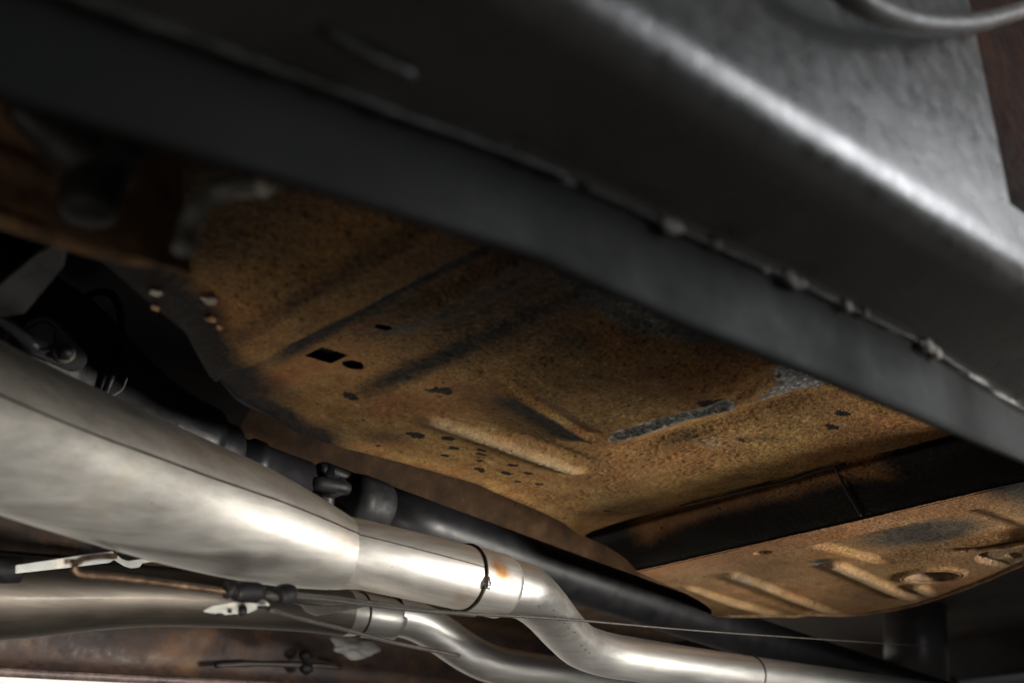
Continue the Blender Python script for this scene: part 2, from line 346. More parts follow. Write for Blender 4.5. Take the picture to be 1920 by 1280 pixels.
HM = (np.abs(X-.525+wb1) < .0135) & (np.abs(Y-.746+wb2) < .0125) | (np.hypot((X-.554)/.0095, (Y-.747)/.0085)+wb1*60 < 1) | (np.hypot((X-.524)/.007, (Y-.668)/.006)+wb1*90 < 1)
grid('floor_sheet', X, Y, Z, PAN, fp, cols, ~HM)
box('box_section', (.505, .64, .582), (.575, .77, .64), RUBBER, fp, 0)
# tunnel
tx = np.linspace(-.55, 1.9, 160); prof = [(-.0, .5602), (.004, .575), (.010, .62), (.025, .69), (.06, .725)]
prof2 = [(1.16, .728), (1.21, .715), (1.245, .68), (1.262, .62), (1.275, .565), (1.30, .56), (1.62, .56)]
TXg, TYg, TZg = [], [], []
for x in tx:
    e = float(edge(x)); TXg.append([x]*12); TYg.append([e+a for a, _ in prof]+[y for y, _ in prof2]); TZg.append([z for _, z in prof]+[z for _, z in prof2])
TX, TY, TZ = map(np.array, (TXg, TYg, TZg))
k0 = int(np.searchsorted(tx, .74))
grid('tunnel_front', TX[:k0+1], TY[:k0+1], TZ[:k0+1], BLACK, fp)
grid('transmission_tunnel', TX[k0:], TY[k0:], TZ[k0:], BROWN, fp)
for x in (1.175, 1.225):
    tube('tunnel_bead', [(x+.006*k, 1.262-.003*k*k*.5, .62+.018*k) for k in range(4)]+[(x+.03, 1.23, .705)], .0035, BROWN, fp, 8, n=3)
# seam beads at rear of the pan
sx = [1.108, 1.112, 1.118, 1.114, 1.135, 1.16, 1.14]; sy = [.83, .76, .69, .618, .60, .559, .486]
tube('seam_sealer', [(sx[k]-.001, sy[k], .5580) for k in range(7)], .0014, RUBBER, fp, 6, n=6, jitter=.5)
# pale paint flakes
FLK = m_paint('flake', (.15, .14, .12), .7, .3)
for k, (x, y, a) in enumerate(((.347, .704, .0055), (.382, .69, .006), (.359, .726, .004), (.400, .717, .005), (.412, .725, .0035), (.30, .64, .004))):
    blob('paint_flake', (x, y, .552), (a, a*.75, .0022), FLK if k < 2 else ORANGE, fp, k, .35, 2)

# ---------------------------------------------------------------- torque box
tb = root('torque_box', 'rusty boxed crossmember with lengthwise ribs and an oval drain hole', 'crossmember', (1.35, .75, .5))
n1, n2 = 230, 260
s_, t_ = np.meshgrid(np.linspace(0, 1, n1), np.linspace(0, 1, n2), indexing='ij')
ymax = .925+.125*s_; Yb = .40+t_*(ymax-.40)
x1 = np.interp(Yb, [.40, .517, .59, .665, .743, .80, .85, .91, .95, .98, 1.02, 1.05], [1.31, 1.43, 1.493, 1.548, 1.597, 1.624, 1.636, 1.628, 1.590, 1.552, 1.50, 1.455])
Xb = 1.132+s_*(x1-1.132)
def seg_d(x, y, a, b):
    ax, ay = a; bx, by = b; L = (bx-ax)**2+(by-ay)**2; t = np.clip(((x-ax)*(bx-ax)+(y-ay)*(by-ay))/L, 0, 1)
    return np.hypot(x-ax-t*(bx-ax), y-ay-t*(by-ay))
hb = np.zeros_like(Xb)
RIBS = [((1.26, .948), (1.53, .985), .012), ((1.24, .857), (1.60, .925), .011), ((1.30, .745), (1.62, .800), .013), ((1.50, .742), (1.63, .775), .012)]
for a, b, w in RIBS: hb += -.007*np.exp(-(seg_d(Xb, Yb, a, b)/(w*.80))**4.0)*sstep(.985, .84, s_)*sstep(1.0, .95, t_)
hb += .008*np.exp(-(seg_d(Xb, Yb, (1.27, .885), (1.58, .945))/.012)**2)
hb += .007*(sstep(1.19, 1.205, Xb)-sstep(1.33, 1.37, Xb))*sstep(.715, .70, Yb)*sstep(.50, .53, Yb)      # recessed inset
hb += .003*(fbm(Xb, Yb, 6, 300)-.5)-.0007*(fbm(Xb, Yb, 110, 320, 3)-.5)
hd = np.hypot((Xb-1.463)/.040, (Yb-.700)/.034)
hb += -.004*np.exp(-((hd-1.12)/.12)**2)
hc = np.hypot((Xb-1.450)/.062, (Yb-.575)/.050)
hb += (.010*sstep(1.0, .92, hc)-.006*sstep(.80, .74, hc))*sstep(.97, .88, s_)
hh = np.hypot((Xb-1.452)/.010, (Yb-.585)/.008); hb += .02*(hh < 1)
hh = np.hypot((Xb-1.256)/.012, (Yb-.858)/.006)
h3 = np.hypot((Xb-1.175)/.008, (Yb-.765)/.010); hb += .02*(h3 < 1)
Zb = .50+hb
def gbb(x, y, sx, sy, a=1): return a*np.exp(-(((Xb-x)/sx)**2+((Yb-y)/sy)**2))
Rb = gbb(1.29, .76, .03, .02, .6)+gbb(1.27, .87, .02, .02, .9)+gbb(1.30, .65, .05, .05, .35)
Gb = .30+.45*sstep(1.24, 1.15, Xb)+gbb(1.55, .72, .04, .04, .9)
Bb = gbb(1.25, .862, .018, .018, .75)+gbb(1.275, .745, .018, .015, .8)+1.0*gbb(1.27, .61, .075, .085)+.60*sstep(.07, .03, np.abs(Xb-1.50))*sstep(.78, .80, Yb)*sstep(.90, .86, Yb)*0+.8*sstep(.52, .44, Yb)*sstep(1.36, 1.28, Xb)
Ab = -.05+.22*fbm(Xb, Yb, 14, 350)+gbb(1.47, .60, .05, .03, .35)
for a, b, w in RIBS: Ab += .30*np.exp(-(seg_d(Xb, Yb, a, b)/(w*.7))**2)
colb = np.stack([np.clip(Rb, 0, 1), np.clip(Gb, 0, 1), np.clip(Bb, 0, 1), np.clip(Ab, 0, .8)], -1)
grid('bottom_sheet', Xb, Yb, Zb, PAN, tb, colb, ~((hd < .97) | ((np.hypot((Xb-1.432)/.050, (Yb-.555)/.060) < 1) & (np.hypot((Xb-1.460)/.055, (Yb-.565)/.065) > 1))))
box('inner_web', (1.34, .44, .545), (1.55, .79, .56), RUBBER, tb, 0)
# front face (turns up to the floor pan), recess shade painted black over rust
n3, n4 = 40, 300
u_, v_ = np.meshgrid(np.linspace(0, 1, n3), np.linspace(0, 1, n4), indexing='ij'); v_ = .40+v_*(.525+.078*u_**1.5)
xf = 1.133-.004*np.clip(1-u_*6, 0, 1)**2*-1-.016*u_+.006*(fbm(v_, u_*.1, 14, 400, 3)-.5)*np.sin(u_*math.pi)-.006*np.exp(-((u_-.82)/.09)**2); zf = .4995+u_*.062
Rf = np.zeros_like(u_); Bf = 1.0*sstep(.95, .30, u_+.45*(fbm(v_, u_*.06, 12, 410, 4)-.5)); Bf = np.maximum(Bf, .95*sstep(.62, .52, v_)); Bf = np.maximum(Bf, .95*sstep(.86, .95, v_)); 
colf = np.stack([Rf, .5+Rf, Bf, Rf], -1)
grid('front_face', xf+.0*u_, v_, zf, PAN, tb, colf)
tube('vertical_seam', [(1.112, .620, .558), (1.120, .615, .53), (1.129, .607, .502)], .0016, DARKB, tb, 6, n=4, jitter=.3)
# rim round the free edge
rim = [(Xb[-1, k], Yb[-1, k], Zb[-1, k]-.0005) for k in range(0, n2, 6)]
tube('rolled_rim', rim, .0028, ORANGE, tb, 8, n=1, jitter=.12)
rv, rf = [], []
for k, p in enumerate(rim): rv += [p, (p[0]+.004, p[1]+.004, .60)]
for k in range(len(rim)-1): rf.append((2*k, 2*k+2, 2*k+3, 2*k+1))
mesh('side_wall', rv, rf, DARKB, tb)
sidep = [(Xb[k, -1], Yb[k, -1], Zb[k, -1]) for k in range(0, n1, 6)]
rv, rf = [], []
for p in sidep: rv += [p, (p[0], p[1]+.003, .60)]
for k in range(len(sidep)-1): rf.append((2*k, 2*k+2, 2*k+3, 2*k+1))
mesh('side_wall', rv, rf, BROWN, tb)
ring = [(1.463+.040*math.cos(a), .70+.034*math.sin(a), .4985, .0022) for a in np.linspace(0, 2*math.pi, 28)]
tube('hole_collar', ring, .002, ORANGE, tb, 8, caps=False, jitter=.15)
collar = []
cv, cf = [], []
for a in np.linspace(0, 2*math.pi, 29): cv += [(1.463+.039*math.cos(a), .70+.033*math.sin(a), .498), (1.463+.037*math.cos(a), .70+.031*math.sin(a), .512)]
for k in range(28): cf.append((2*k, 2*k+2, 2*k+3, 2*k+1))
mesh('hole_wall', cv, cf, ORANGE, tb)
lipp = [(1.362, .603, .4995), (1.368, .585, .498), (1.372, .56, .497), (1.368, .53, .4965), (1.35, .50, .4965)]
tube('curved_lip', lipp, .0045, ORANGE, tb, 8, n=5, squash=.7, jitter=.1)

# ---------------------------------------------------------------- rocker sill (near side)
sl = root('rocker_sill', 'dark grey painted rocker sill with a downturned pinch weld, out of focus in front', 'sill', (.5, .28, .45))
KX = [-.6, .094, .188, .314, .415, .5, .65, .795, 2.2]
FB = [.372, .384, .395, .409, .408, .411, .415, .418, .43]      # flange lower edge
SZ = [.410, .424, .436, .452, .457, .462, .467, .458, .46]      # seam height
RY = [.235, .24, .24, .24, .24, .24, .24, .24, .24]
RZ = [.452, .455, .460, .468, .472, .476, .483, .490, .52]
def sill_sec(x, wob):
    fb, sz, ry, rz = (float(np.interp(x, KX, k)) for k in (FB, SZ, RY, RZ))
    p = [(.3035, fb+.001), (.3015, fb-.0008), (.2990, fb+.001), (.2985, fb+.006), (.2985, sz-.0045), (.2985, sz-.004), (.2955+wob, sz-.002), (.2945+wob, sz+.001), (.290, sz+.0035)]
    q = [(.270, sz+.45*(rz-sz)), (.253, sz+.80*(rz-sz)-.001)]
    for a in np.linspace(20, 95, 7):
        p2 = (ry+.012-.028*math.sin(math.radians(a)), rz+.022-.028*math.cos(math.radians(a))); q.append(p2)
    q += [(.2225, rz+.05), (.221, rz+.10), (.219, rz+.2), (.215, rz+.42)]
    return p+q
sxs = np.linspace(-.6, 1.02, 420); GX, GY, GZ = [], [], []
for x in sxs:
    wob = .0022*(fbm(np.array([x]), np.array([.3]), 40, 500)[0]-.5)*2
    sec = sill_sec(x, wob); GX.append([x]*len(sec)); GY.append([a for a, _ in sec]); GZ.append([b for _, b in sec])
GX, GY, GZ = map(np.array, (GX, GY, GZ))
GZ[:, 9:] += .0012*(fbm(GX[:, 9:], GY[:, 9:]+GZ[:, 9:], 16, 520)-.5)
grid('flange', GX[:, :7], GY[:, :7], GZ[:, :7], SILLF, sl)
xend = .650+.25*np.clip(GZ-.50, 0, .2)*0+.010*(GZ-.5)
grid('outer_panel', GX[:, 6:], GY[:, 6:], GZ[:, 6:], SILL, sl, None, ~((GX[:, 6:] > xend[:, 6:]) & (GZ[:, 6:] > .512)))
bk = [(x, .3035, float(np.interp(x, KX, FB))+.001) for x in np.linspace(-.6, 1.0, 40)]
rv, rf = [], []
for p in bk: rv += [p, (p[0], .306, .575)]
for k in range(39): rf.append((2*k, 2*k+2, 2*k+3, 2*k+1))
mesh('inner_panel', rv, rf, DARKB, sl)
# sealer bead and bare spots along the seam
def seam_pt(x, dy=0): return (x, .2945+dy, float(np.interp(x, KX, SZ))-.001)
tube('sealer_bead', [seam_pt(x, -.0006) for x in np.linspace(.05, .33, 50)], .0022, m_paint('old_sealer', (.026, .026, .024), .5, .5), sl, 8, jitter=.4)
tube('sealer_bead', [seam_pt(x, .0002) for x in np.linspace(.34, .72, 60)], .0012, m_paint('dull_sealer', (.025, .025, .024), .5, .5), sl, 6, jitter=.6)
for k, (x, a) in enumerate(((.404, .0052), (.440, .0022), (.509, .0052), (.518, .0034), (.566, .0034), (.586, .0022), (.662, .0052), (.674, .0046))):
    p = seam_pt(x); blob('bare_spot', (p[0], p[1]-.0010, p[2]), (a*1.7, .0024, a*.95), CHIP, sl, 20+k, .35, 2)
# jacking slot with a bright lip on the underside
p = on_y(690, 105, .275)
tube('slot_lip', [on_y(605, 55, .2765), on_y(680, 100, .2765), on_y(772, 142, .2765)], .0026, m_paint('worn_slot_lip', (.028, .028, .027), .45, .5), sl, 10, n=5)
plate('jacking_slot', [on_y(650, 30, .2735), on_y(770, 40, .2735), on_y(790, 105, .2735), on_y(700, 85, .2735)], .001, m_paint('slot_black', (.003, .003, .003), .9, .1), sl, (0, 1, 0), bev=0)
# rust blush below the ridge
rp = [on_y(1125, 85, .2475), on_y(1190, 115, .2475), on_y(1255, 152, .2475)]

# wheel arch behind the sill end
wa = root('wheel_arch', 'red brown rusty wheel arch inner skin beyond the sill end', 'wheel arch', (1.0, .25, .7))
n5 = 60
a_, b_ = np.meshgrid(np.linspace(0, 1, n5), np.linspace(0, 1, n5), indexing='ij')
# panel facing the camera just beyond the sill end, y .235
Xw = .62+a_*1.3+.0*b_; Zw = .525+b_*.75; Yw = .245+.03*a_+.010*(fbm(Xw, Zw, 12, 600)-.5)
grid('inner_skin', Xw, Yw, Zw, REDR, wa)
arc = [on_y(1560, -40, .20), on_y(1620, 10, .20), on_y(1700, 42, .20), on_y(1790, 48, .20), on_y(1860, 36, .20), on_y(1960, 5, .20)]
ho = tube('arch_lip', arc, .0075, LIP, None, 16, n=6, squash=.8)
tag(ho, 'curved light grey steel loop crossing the top right corner', 'lip')
# ---------------------------------------------------------------- exhausts
e1 = root('exhaust_pipe', 'bright brushed stainless exhaust with a wide tapered body, nearest the sill', 'exhaust', (.6, .87, .45), 'stainless exhausts')
body = [(.02, .665, .461, .0535), (.15, .726, .461, .0540), (.287, .793, .460, .0545), (.38, .828, .458, .0545), (.46, .855, .456, .0535), (.53, .868, .452, .0505), (.585, .874, .447, .0445), (.625, .876, .443, .0375), (.640, .877, .442, .0345)]
tube('tapered_body', body, 0, STEEL, e1, 64, n=6, caps=False)
cl = crom(body, 6)
# lengthwise seam of the body and of the neck
def on_surface(cl, ang, lift=0):
    o = []; T = np.gradient(cl[:, :3], axis=0)
    for k in range(len(cl)):
        t = T[k]/np.linalg.norm(T[k]); u = np.cross(t, [0, 0, 1.0]); u /= np.linalg.norm(u); w = np.cross(t, u)
        a = math.radians(ang[0]+(ang[1]-ang[0])*k/(len(cl)-1)) if isinstance(ang, tuple) else math.radians(ang)
        o.append(tuple(cl[k, :3]+(u*math.cos(a)+w*math.sin(a))*(cl[k, 3]+lift)))
    return o
tube('body_seam', on_surface(cl[2:], (9, -19), -.0002), .0009, WELD, e1, 6, jitter=.2)
neck = [(.630, .877, .4450, .0318), (.66, .867, .4412, .0318), (.70, .858, .4368, .0318), (.74, .8535, .434, .0318), (.775, .852, .4322, .0318)]
tube('neck', neck, 0, STEEL, e1, 56, n=5, caps=False)
tube('neck_seam', on_surface(crom(neck, 5), (-17, -8), -.0002), .0006, WELD, e1, 6)
# shoulder fairing between the body's end and the neck
tube('shoulder', [(.637, .8765, .4422, .0348), (.643, .876, .4422, .0342), (.651, .872, .4420, .0330), (.662, .867, .4412, .0319)], 0, STEEL, e1, 56, caps=False)
def ringpts(c, t, r, n=40):
    t = Vector(t).normalized(); u = t.cross(Vector((0, 0, 1))).normalized(); w = t.cross(u)
    return [tuple(Vector(c)+u*r*math.cos(a)+w*r*math.sin(a)) for a in np.linspace(0, 2*math.pi, n)]
tube('weld_ring', ringpts((.776, .852, .4322), (1, 0, -.03), .0322), .0019, WELD, e1, 10, caps=False, jitter=.15)
tube('collar', [(.7765, .852, .4322, .0322), (.80, .853, .4312, .0325), (.823, .8535, .4303, .0325), (.826, .854, .43, .0315), (.827, .854, .43, .029)], 0, STEEL, e1, 48, caps=False)
wb = on_y(914, 1092, .8195); blob('weld_bead', (wb.x, wb.y, wb.z), (.0042, .0035, .0065), SHINE, e1, 3, .15, 3)
bp = [(.820, .853, .430, .0288), (.845, .853, .430, .0288)]+[tuple(on_z(x, y, z))+(r,) for x, y, z, r in ((990, 1112, .4295, .0285), (1022, 1140, .425, .0272), (1058, 1182, .416, .0265), (1090, 1210, .409, .0268), (1135, 1226, .4055, .0272), (1200, 1237, .404, .0272), (1300, 1252, .402, .0272), (1450, 1272, .400, .0272), (1700, 1304, .396, .0272), (1900, 1330, .39, .0272))]
tube('bent_pipe', bp, 0, STEEL2, e1, 44, n=8, caps=False)
c2 = crom(bp, 8)
pj = c2[int(np.argmin([(q[0]-on_z(1400, 1265, .4).x)**2+(q[1]-on_z(1400, 1265, .4).y)**2 for q in c2]))]
tube('pipe_joint', ringpts(tuple(pj[:3]), (1, .1, -.02), .0278), .0016, STEELD, e1, 10, caps=False)
rngk = random.Random(5)
for k in range(14):
    j = 12+k*2; q = on_surface(c2[j:j+2], 40+rngk.uniform(-5, 5), .0002)[0]
    if rngk.random() < .8: blob('stain', q, (.0018, .0004, .0007), WELD, e1, k, .3, 2)

e2 = root('exhaust_pipe', 'dull stainless exhaust on the far side of the driveshaft, discoloured brown', 'exhaust', (.8, 1.3, .48), 'stainless exhausts')
fb2 = [(.20, 1.30, .420, .052), (.40, 1.30, .445, .050), (.50, 1.30, .453, .047), (.60, 1.30, .466, .040), (.688, 1.30, .476, .0355), (.80, 1.30, .483, .033), (.90, 1.30, .487, .0315), (.96, 1.30, .4875, .0315)]
tube('tapered_body', fb2, 0, STEELD, e2, 48, n=6, caps=False)
tube('neck', [(.96, 1.30, .4875, .0315), (.99, 1.30, .4875, .029), (1.04, 1.30, .4868, .029), (1.045, 1.30, .4868, .027)], 0, STEEL2, e2, 40, n=3, caps=False)
tube('weld_ring', ringpts((.985, 1.30, .4875), (1, 0, 0), .0298), .0018, WELD, e2, 8, caps=False)
bp2 = [tuple(on_y(x, y, 1.3))+(r,) for x, y, r in ((735, 1153, .0275), (775, 1162, .028), (820, 1185, .028), (880, 1225, .028), (930, 1246, .028), (1000, 1258, .028), (1150, 1280, .028), (1400, 1318, .028))]
tube('bent_pipe', bp2, 0, STEEL2, e2, 40, n=8, caps=False)

# ---------------------------------------------------------------- driveshaft and gearbox
ds = root('driveshaft', 'satin black tubular driveshaft with universal joint running along the tunnel', 'driveshaft', (1.2, 1.08, .52))
def ax(x): return (x, 1.08, float(np.interp(x, [.5, .65, .837, 1.326, 1.734, 2.6], [.597, .583, .563, .510, .474, .40])))
def axr(l): return [ax(x)+(r,) for x, r in l]
tube('shaft_tube', axr([(.845, .0325), (1.1, .0325), (1.4, .0325), (1.8, .0325), (2.6, .0325)]), 0, SHAFT, ds, 44, n=3)
tube('end_yoke', axr([(.795, .020), (.800, .0325), (.812, .0345), (.838, .0345), (.846, .0338), (.848, .0325)]), 0, RUBBER, ds, 40)
tube('slip_yoke', axr([(.62, .026), (.655, .0265), (.66, .030), (.672, .030), (.675, .027), (.735, .027), (.738, .022)]), 0, SHAFT, ds, 40)
tube('tail_seal', axr([(.600, .034), (.612, .036), (.634, .036), (.640, .031)]), 0, BLACK, ds, 40)
c = Vector(ax(.768))
tube('cross_joint', [c+Vector((0, -.030, 0)), c+Vector((0, .030, 0))], .010, BLACK, ds, 16)
tube('cross_joint', [c+Vector((0, 0, -.030)), c+Vector((0, 0, .030))], .010, BLACK, ds, 16)
for sg in (-1, 1):
    tube('yoke_ear', [c+Vector((-.035, sg*.020, 0)), c+Vector((0, sg*.026, 0)), c+Vector((.010, sg*.024, 0))], .0085, RUBBER, ds, 14, n=3)
    tube('yoke_ear', [c+Vector((.040, 0, sg*.022)), c+Vector((0, 0, sg*.027)), c+Vector((-.010, 0, sg*.024))], .0085, RUBBER, ds, 14, n=3)

gx = root('gearbox', 'black gearbox casing filling the tunnel at the left', 'gearbox', (.3, 1.06, .62))
tube('casing', [(-.5, 1.02, .64, .17), (-.1, 1.02, .64, .17), (.10, 1.03, .635, .16), (.20, 1.04, .63, .125), (.32, 1.05, .62, .105), (.42, 1.06, .612, .09), (.50, 1.07, .603, .062), (.56, 1.075, .597, .046), (.605, 1.08, .592, .042)], 0, BLACK, gx, 40, n=4)
for x, r in ((.215, .126), (.335, .104), (.44, .088)):
    tube('casing_rib', ringpts((x, 1.05, .62), (1, .05, -.07), r), .004, BLACK, gx, 8, caps=False)
pr = [on_y(205, 745, .94), on_y(228, 730, .94), on_y(238, 708, .94)]
tube('casting_glint', pr, .0012, m_paint('casting_glint_grey', (.10, .10, .10), .4, .5), gx, 6, n=5)  # pale tube drawn in as a highlight on the casing
tube('breather_tube', [on_z(330, 800, .555), on_z(370, 822, .555), on_z(420, 848, .56)], .0035, m_paint('breather_grey', (.16, .16, .16), .5, .5), gx, 8, n=4)

# mounting link with bolt
mb = root('mount_link', 'dark forged link with a bolt head bolted to the gearbox mount', 'link', tuple(on_y(110, 650, .93)))
c1, c2_ = on_y(80, 632, .93), on_y(132, 668, .93)
d = (c2_-c1).normalized(); nrm = (CAM-c1).normalized(); w = d.cross(nrm).normalized()
out = []
for a in np.linspace(90, 270, 10): out.append(c1+d*.019*math.cos(math.radians(a))+w*.018*math.sin(math.radians(a)))
for a in np.linspace(-90, 90, 10): out.append(c2_+d*.015*math.cos(math.radians(a))+w*.0125*math.sin(math.radians(a)))
LINK = m_paint('dark_link', (.035, .035, .042), .4, .5, None, .3, 80)
plate('link_plate', out, .006, LINK, mb, -nrm, bev=.0015)
def disc_tube(name, c, nrm, r, h, mat, par, seg=24):
    return tube(name, [c, c+nrm*h*.8, c+nrm*h], r, mat, par, seg) if seg > 6 else tube(name, [c, c+nrm*h], r, mat, par, seg)
bc = c1+d*.027+w*.001
disc_tube('washer', c2_-d*.006, nrm, .0095, .002, m_paint('worn_washer', (.22, .2, .16), .35, .6), mb)
disc_tube('bolt_head', c2_-d*.006, nrm, .0075, .008, LINK, mb, 6)
tube('boss_ring', [tuple(c1+d*.012*math.cos(a)+w*.012*math.sin(a)+nrm*.001) for a in np.linspace(0, 2*math.pi, 30)], .0018, LINK, mb, 8, caps=False)
tube('link_arm', [on_y(-40, 570, .93), on_y(20, 610, .93), on_y(70, 655, .93)], .006, LINK, mb, 10, n=4)
# tab plates by the muffler
tp = plate('shield_tab', [on_y(36, 668, .88), on_y(60, 666, .88), on_y(108, 688, .88), on_y(104, 702, .88), on_y(40, 690, .88)], .002, m_paint('dusty_tab', (.24, .25, .20), .6, .4, None, .3, 120), None, (0, 1, 0))
tag(tp, 'small dusty pale metal tab above the left end of the near exhaust body', 'tab')
# slanted bracket plate, far left
bpz = .545
pl = plate('bracket_plate', [on_z(-30, 560, bpz), on_z(0, 535, bpz), on_z(70, 478, bpz), on_z(106, 456, bpz), on_z(128, 462, bpz), on_z(120, 500, bpz-.004), on_z(45, 590, bpz-.006), on_z(-30, 600, bpz)], .003, PLATEM, None, (0, 0, 1))
tag(pl, 'flat dusty dark grey bracket plate slanting at the left edge above the link', 'bracket')

# ---------------------------------------------------------------- left foreground rail, bump stop and lip
fr = root('frame_rail', 'dark brown frame rail with a rusty orange lower lip at the left edge', 'frame rail', (.1, .5, .5))
n6, n7 = 80, 30
a_, b_ = np.meshgrid(np.linspace(-.5, .265, n6), np.linspace(0, 1, n7), indexing='ij')
Yr = .50+.006*(fbm(a_, b_, 9, 700)-.5)+.03*sstep(.20, .265, a_)*b_; Zr = .4605+b_*.105
grid('side_face', a_, Yr, Zr, BROWN, fr)
tube('lower_lip', [(-.5, .504, .458), (0, .503, .458), (.12, .503, .459), (.19, .504, .4595), (.23, .507, .463), (.262, .515, .474)], .0052, ORANGE, fr, 12, n=6, squash=.9, jitter=.05)
mesh('bottom_face', [(-.5, .503, .4605), (.255, .508, .4655), (.262, .535, .485), (-.5, .53, .4625)], [(0, 1, 2, 3)], DARKB, fr, False)
bs = root('bump_stop', 'blurred black rubber stop hanging on an arm in front of the brown rail', 'bump stop', (.2, .465, .47))
tube('rubber_cone', [on_y(x, y, .455)+Vector((0, 0, 0)) for x, y in ((160, 405), (165, 370), (175, 330), (195, 290))], 0, RUBBER, bs, 20, n=1) if 0 else None
tube('rubber_cone', [tuple(on_y(163, 412, .455))+(.006,), tuple(on_y(165, 400, .455))+(.0125,), tuple(on_y(170, 370, .455))+(.0140,), tuple(on_y(180, 330, .455))+(.0145,), tuple(on_y(190, 295, .455))+(.018,), tuple(on_y(200, 260, .455))+(.018,)], 0, RUBBER, bs, 20, n=4)
tube('arm', [tuple(on_y(20, 195, .455))+(.006,), tuple(on_y(80, 235, .455))+(.010,), tuple(on_y(150, 280, .455))+(.016,), tuple(on_y(220, 315, .455))+(.014,), tuple(on_y(252, 330, .455))+(.007,)], 0, RUBBER, bs, 16, n=4)
hp = tube('bent_hose', [on_y(342, 470, .42), on_y(352, 430, .42), on_y(368, 392, .415), on_y(400, 362, .41), on_y(445, 352, .40), on_y(492, 348, .385), on_y(520, 330, .375)], .0048, m_paint('dusty_grey_hose', (.075, .078, .075), .5, .5), None, 12, n=6)
tag(hp, 'blurred grey bent hose curving down from the sill edge at the left', 'hose')
hc = blob('hose_clip', tuple(on_y(495, 350, .378)), (.004, .004, .004), m_paint('clip_metal', (.33, .33, .31), .35, .6), hp, 2, .2, 2)

# ---------------------------------------------------------------- parking brake linkage
CY = .80
def cy(x, y, d=CY): return on_y(x, y, d)
rod = root('brake_rod', 'thin coppery hooked rod below the near exhaust body', 'rod', tuple(cy(290, 1085)))
tube('hooked_rod', [cy(215, 1042, .86), cy(190, 1042, .85), cy(165, 1045, .82), cy(152, 1049, .81), cy(141, 1058), cy(142, 1070), cy(162, 1077), cy(230, 1083), cy(330, 1096), cy(440, 1111)], .0026, COPPER, rod, 14, n=8)
tube('rod_tip', [cy(122, 1052, .81), cy(142, 1051, .81)], .0018, COPPER, rod, 8)
eq = root('equaliser_block', 'dark block with a pale drilled plate joining the rod to the brake cable', 'brake equaliser', tuple(cy(470, 1120)))
tube('end_nut', [cy(424, 1104), cy(436, 1106)], .0072, RUBBER, eq, 6)
tube('end_nut', [cy(436, 1106), cy(446, 1107)], .0052, RUBBER, eq, 12)
tube('block_body', [tuple(cy(440, 1107))+(.0075,), tuple(cy(446, 1108))+(.0085,), tuple(cy(482, 1110))+(.0085,), tuple(cy(492, 1112))+(.006,)], 0, RUBBER, eq, 8)
tube('threaded_rod', [cy(490, 1113), cy(523, 1118)], .0030, CABLE, eq, 10, jitter=.2)
tube('ball_nut', [tuple(cy(518, 1114))+(.004,), tuple(cy(523, 1113))+(.0075,), tuple(cy(535, 1114))+(.009,), tuple(cy(547, 1114))+(.0078,), tuple(cy(552, 1115))+(.004,)], 0, RUBBER, eq, 20, n=3)
zq = .362
pts = [on_z(380, 1147, .364), on_z(398, 1138, .366), on_z(480, 1124, .369), on_z(500, 1130, .367), on_z(506, 1136, .366), on_z(486, 1140, .365), on_z(468, 1149, .363), on_z(420, 1153, .362)]
plate('drilled_plate', pts, .0018, GALV, eq, (0, 0, 1))
for x, y, r in ((413, 1147, .0036), (431, 1141, .0018), (440, 1147, .0018), (493, 1133, .0045)):
    p = on_z(x, y, .3645); disc_tube('plate_hole', p-Vector((0, 0, .0028)), Vector((0, 0, 1)), r, .0015, RUBBER, eq, 18)
tube('plate_bolt', [on_z(455, 1146, .357), on_z(455, 1136, .372)], .0036, RUBBER, eq, 10)
cb = tube('brake_cable', [tuple(cy(a, b, c))+(r,) for a, b, c, r in ((552, 1117, .80, .0019), (640, 1126, .80, .0019), (780, 1143, .805, .0018), (900, 1151, .81, .0017), (1060, 1160, .82, .0014), (1300, 1181, .84, .0010), (1560, 1199, .87, .0008), (1830, 1217, .92, .0007))], 0, CABLE, None, 8, n=10)
tag(cb, 'long thin grey brake cable running right below the near exhaust pipe', 'cable')
c3 = tube('brake_cable', [cy(552, 1112, .80), cy(620, 1119, .80), cy(760, 1137, .805), cy(830, 1147, .81), cy(890, 1153, .81)], .0017, CABLE, None, 8, n=8)
tag(c3, 'short dark cable close under the near exhaust neck, beside the longer one', 'cable')
c4 = tube('brake_cable', [cy(505, 1143, .84), cy(560, 1158, .86), cy(650, 1180, .90), cy(740, 1204, .94), cy(860, 1228, 1.0)], .0022, CABLE, None, 8, n=8)
tag(c4, 'second brake cable slanting down in front of the far exhaust', 'cable')

# pale strap with tongue behind the hooked rod
YS = 1.12
def ys(x, y): return on_y(x, y, YS)
st = root('pale_strap', 'pale galvanised strap with a wavy tongue, behind the coppery hook', 'strap', tuple(ys(180, 1050)))
plate('strap_bar', [ys(30, 1058), ys(30, 1074), ys(130, 1063), ys(205, 1054), ys(222, 1045), ys(212, 1032), ys(150, 1040)], .003, GALV, st, (0, 1, 0))
tong = [ys(*p) for p in ((208, 1040), (215, 1048), (232, 1059), (246, 1064), (262, 1063), (268, 1055), (280, 1053), (318, 1051), (336, 1054), (350, 1048), (344, 1042), (312, 1040), (240, 1050), (228, 1046), (222, 1040))]
plate('tongue', tong, .003, GALV, st, (0, 1, 0))
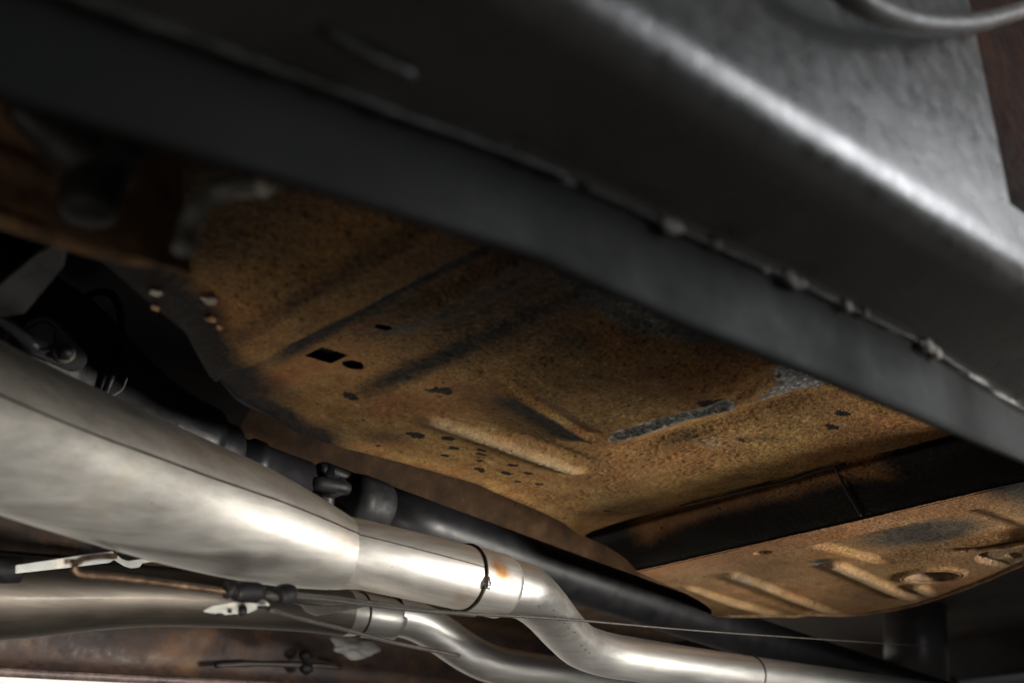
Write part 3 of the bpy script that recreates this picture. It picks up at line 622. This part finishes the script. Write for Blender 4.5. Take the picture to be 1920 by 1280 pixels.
# hanger plates between the exhausts
hg = plate('hanger_plate', [on_y(*p, 1.2) for p in ((548, 1130), (600, 1134), (700, 1134), (660, 1142), (618, 1150), (594, 1154), (574, 1146), (565, 1133))], .003, m_paint('hanger_grey', (.12, .12, .115), .5, .5), None, (0, 1, 0))
tag(hg, 'grey pointed hanger plate between the two exhausts under the cable', 'hanger')
hl = blob('heat_shield_scrap', tuple(on_y(664, 1210, 1.42)), (.040, .008, .016), m_paint('pale_shield', (.12, .125, .12), .5, .5, None, .3, 50), None, 4, .3, 4)
tag(hl, 'pale grey crumpled piece of heat shield under the far exhaust', 'heat shield')

# ---------------------------------------------------------------- far side: dark rail and rear parts
far = root('far_frame_rail', 'dark rusty frame rail along the far side below the far exhaust', 'frame rail', (1.2, 1.55, .5))
n8, n9 = 260, 30
a_, b_ = np.meshgrid(np.linspace(-.3, 3.4, n8), np.linspace(0, 1, n9), indexing='ij')
botz = np.interp(a_, [-.3, .62, .95, 1.25, 1.78, 3.4], [.395, .415, .425, .430, .450, .50])
Zq = botz+b_*(.62-botz); Yq = 1.60+.012*(fbm(a_, b_, 6, 800)-.5)-.02*sstep(.12, .0, b_)
grid('web', a_, Yq, Zq, m_ruststeel('far_rail_rust', (.018, .014, .017), (.060, .034, .024), (.15, .078, .038), 9, .65), far)
tube('lower_lip', [(a_[k, 0], 1.575, float(botz[k, 0])) for k in range(0, n8, 10)], .006, m_ruststeel('lip_rust', (.06, .04, .04), (.13, .09, .085), (.2, .14, .10), 30, .5), far, 8, jitter=.1)
tube('welded_strip', [on_y(405, 1247, 1.572), on_y(480, 1244, 1.572), on_y(575, 1246, 1.572), on_y(640, 1250, 1.572)], .004, m_paint('strip_grey', (.035, .03, .027), .5, .4), far, 8, n=4, jitter=.2)
for k, (x, y) in enumerate(((573, 1228), (574, 1252))): blob('grommet', tuple(on_y(x, y, 1.57)), (.012, .008, .009), RUBBER, far, 40+k, .15, 2)
# crossmember behind the gearbox mount: dark mass between the exhausts
cm = box('gearbox_crossmember', (.10, 1.34, .50), (.62, 1.50, .60), DARKB, None, .01)
tag(cm, 'near black crossmember between the two exhausts at the left', 'crossmember')
cm2 = tube('dark_pipe', [tuple(on_y(-60, 1068, 1.25)), tuple(on_y(30, 1068, 1.25)), tuple(on_y(36, 1068, 1.25))], .014, RUBBER, None, 16)
tag(cm2, 'stubby black pipe end at the left edge beside the pale strap', 'pipe')

# rear axle area
ra = root('rear_bulkhead', 'dark rear body panels beyond the torque box', 'body panel', (3.3, 1.0, .7))
grid('bulkhead_sheet', *(lambda a, b: (3.5+.05*(fbm(a, b, 3, 900)-.5), a, b))(*np.meshgrid(np.linspace(-.2, 2.6, 60), np.linspace(.62, 1.4, 30), indexing='ij')), BLACK, ra)
grid('rear_floor', *(lambda a, b: (a, b, .74+.02*(fbm(a, b, 3, 910)-.5)))(*np.meshgrid(np.linspace(1.6, 3.6, 60), np.linspace(.30, 2.2, 60), indexing='ij')), DARKB, ra)
sa = tube('rear_shock', [on_y(1712, 1050, 1.45), on_y(1716, 1180, 1.45), on_y(1720, 1330, 1.45)], .078, m_paint('shock_grey', (.05, .045, .045), .35, .5, None, .2, 20), None, 40)
tag(sa, 'upright dark grey cylinder with a bright right edge, lower right', 'shock absorber')
bx = tube('cross_tube', [on_y(1560, 1300, 1.9), on_y(1700, 1288, 1.9), on_y(1960, 1262, 1.9)], .045, m_paint('axle_grey', (.09, .09, .09), .4, .5), None, 24)
tag(bx, 'grey cross tube at the bottom right edge behind the upright cylinder', 'tube')
rd = tube('thin_rod', [on_y(1884, 1243, 1.9), on_y(1990, 1236, 1.9)], .004, GALV, None, 8)
tag(rd, 'short bright thin rod at the right edge low down', 'rod')
# body shell above so that daylight only comes in from the sides
roof = root('body_underside', 'unlit car body above the floor closing off the sky', 'car body', (.8, 1.0, .9))
box('upper_body', (-2.2, .225, .93), (3.9, 2.2, 1.0), DARKB, roof, 0)
box('front_bulkhead', (-1.2, .31, .50), (-1.15, 2.0, .93), DARKB, roof, 0)
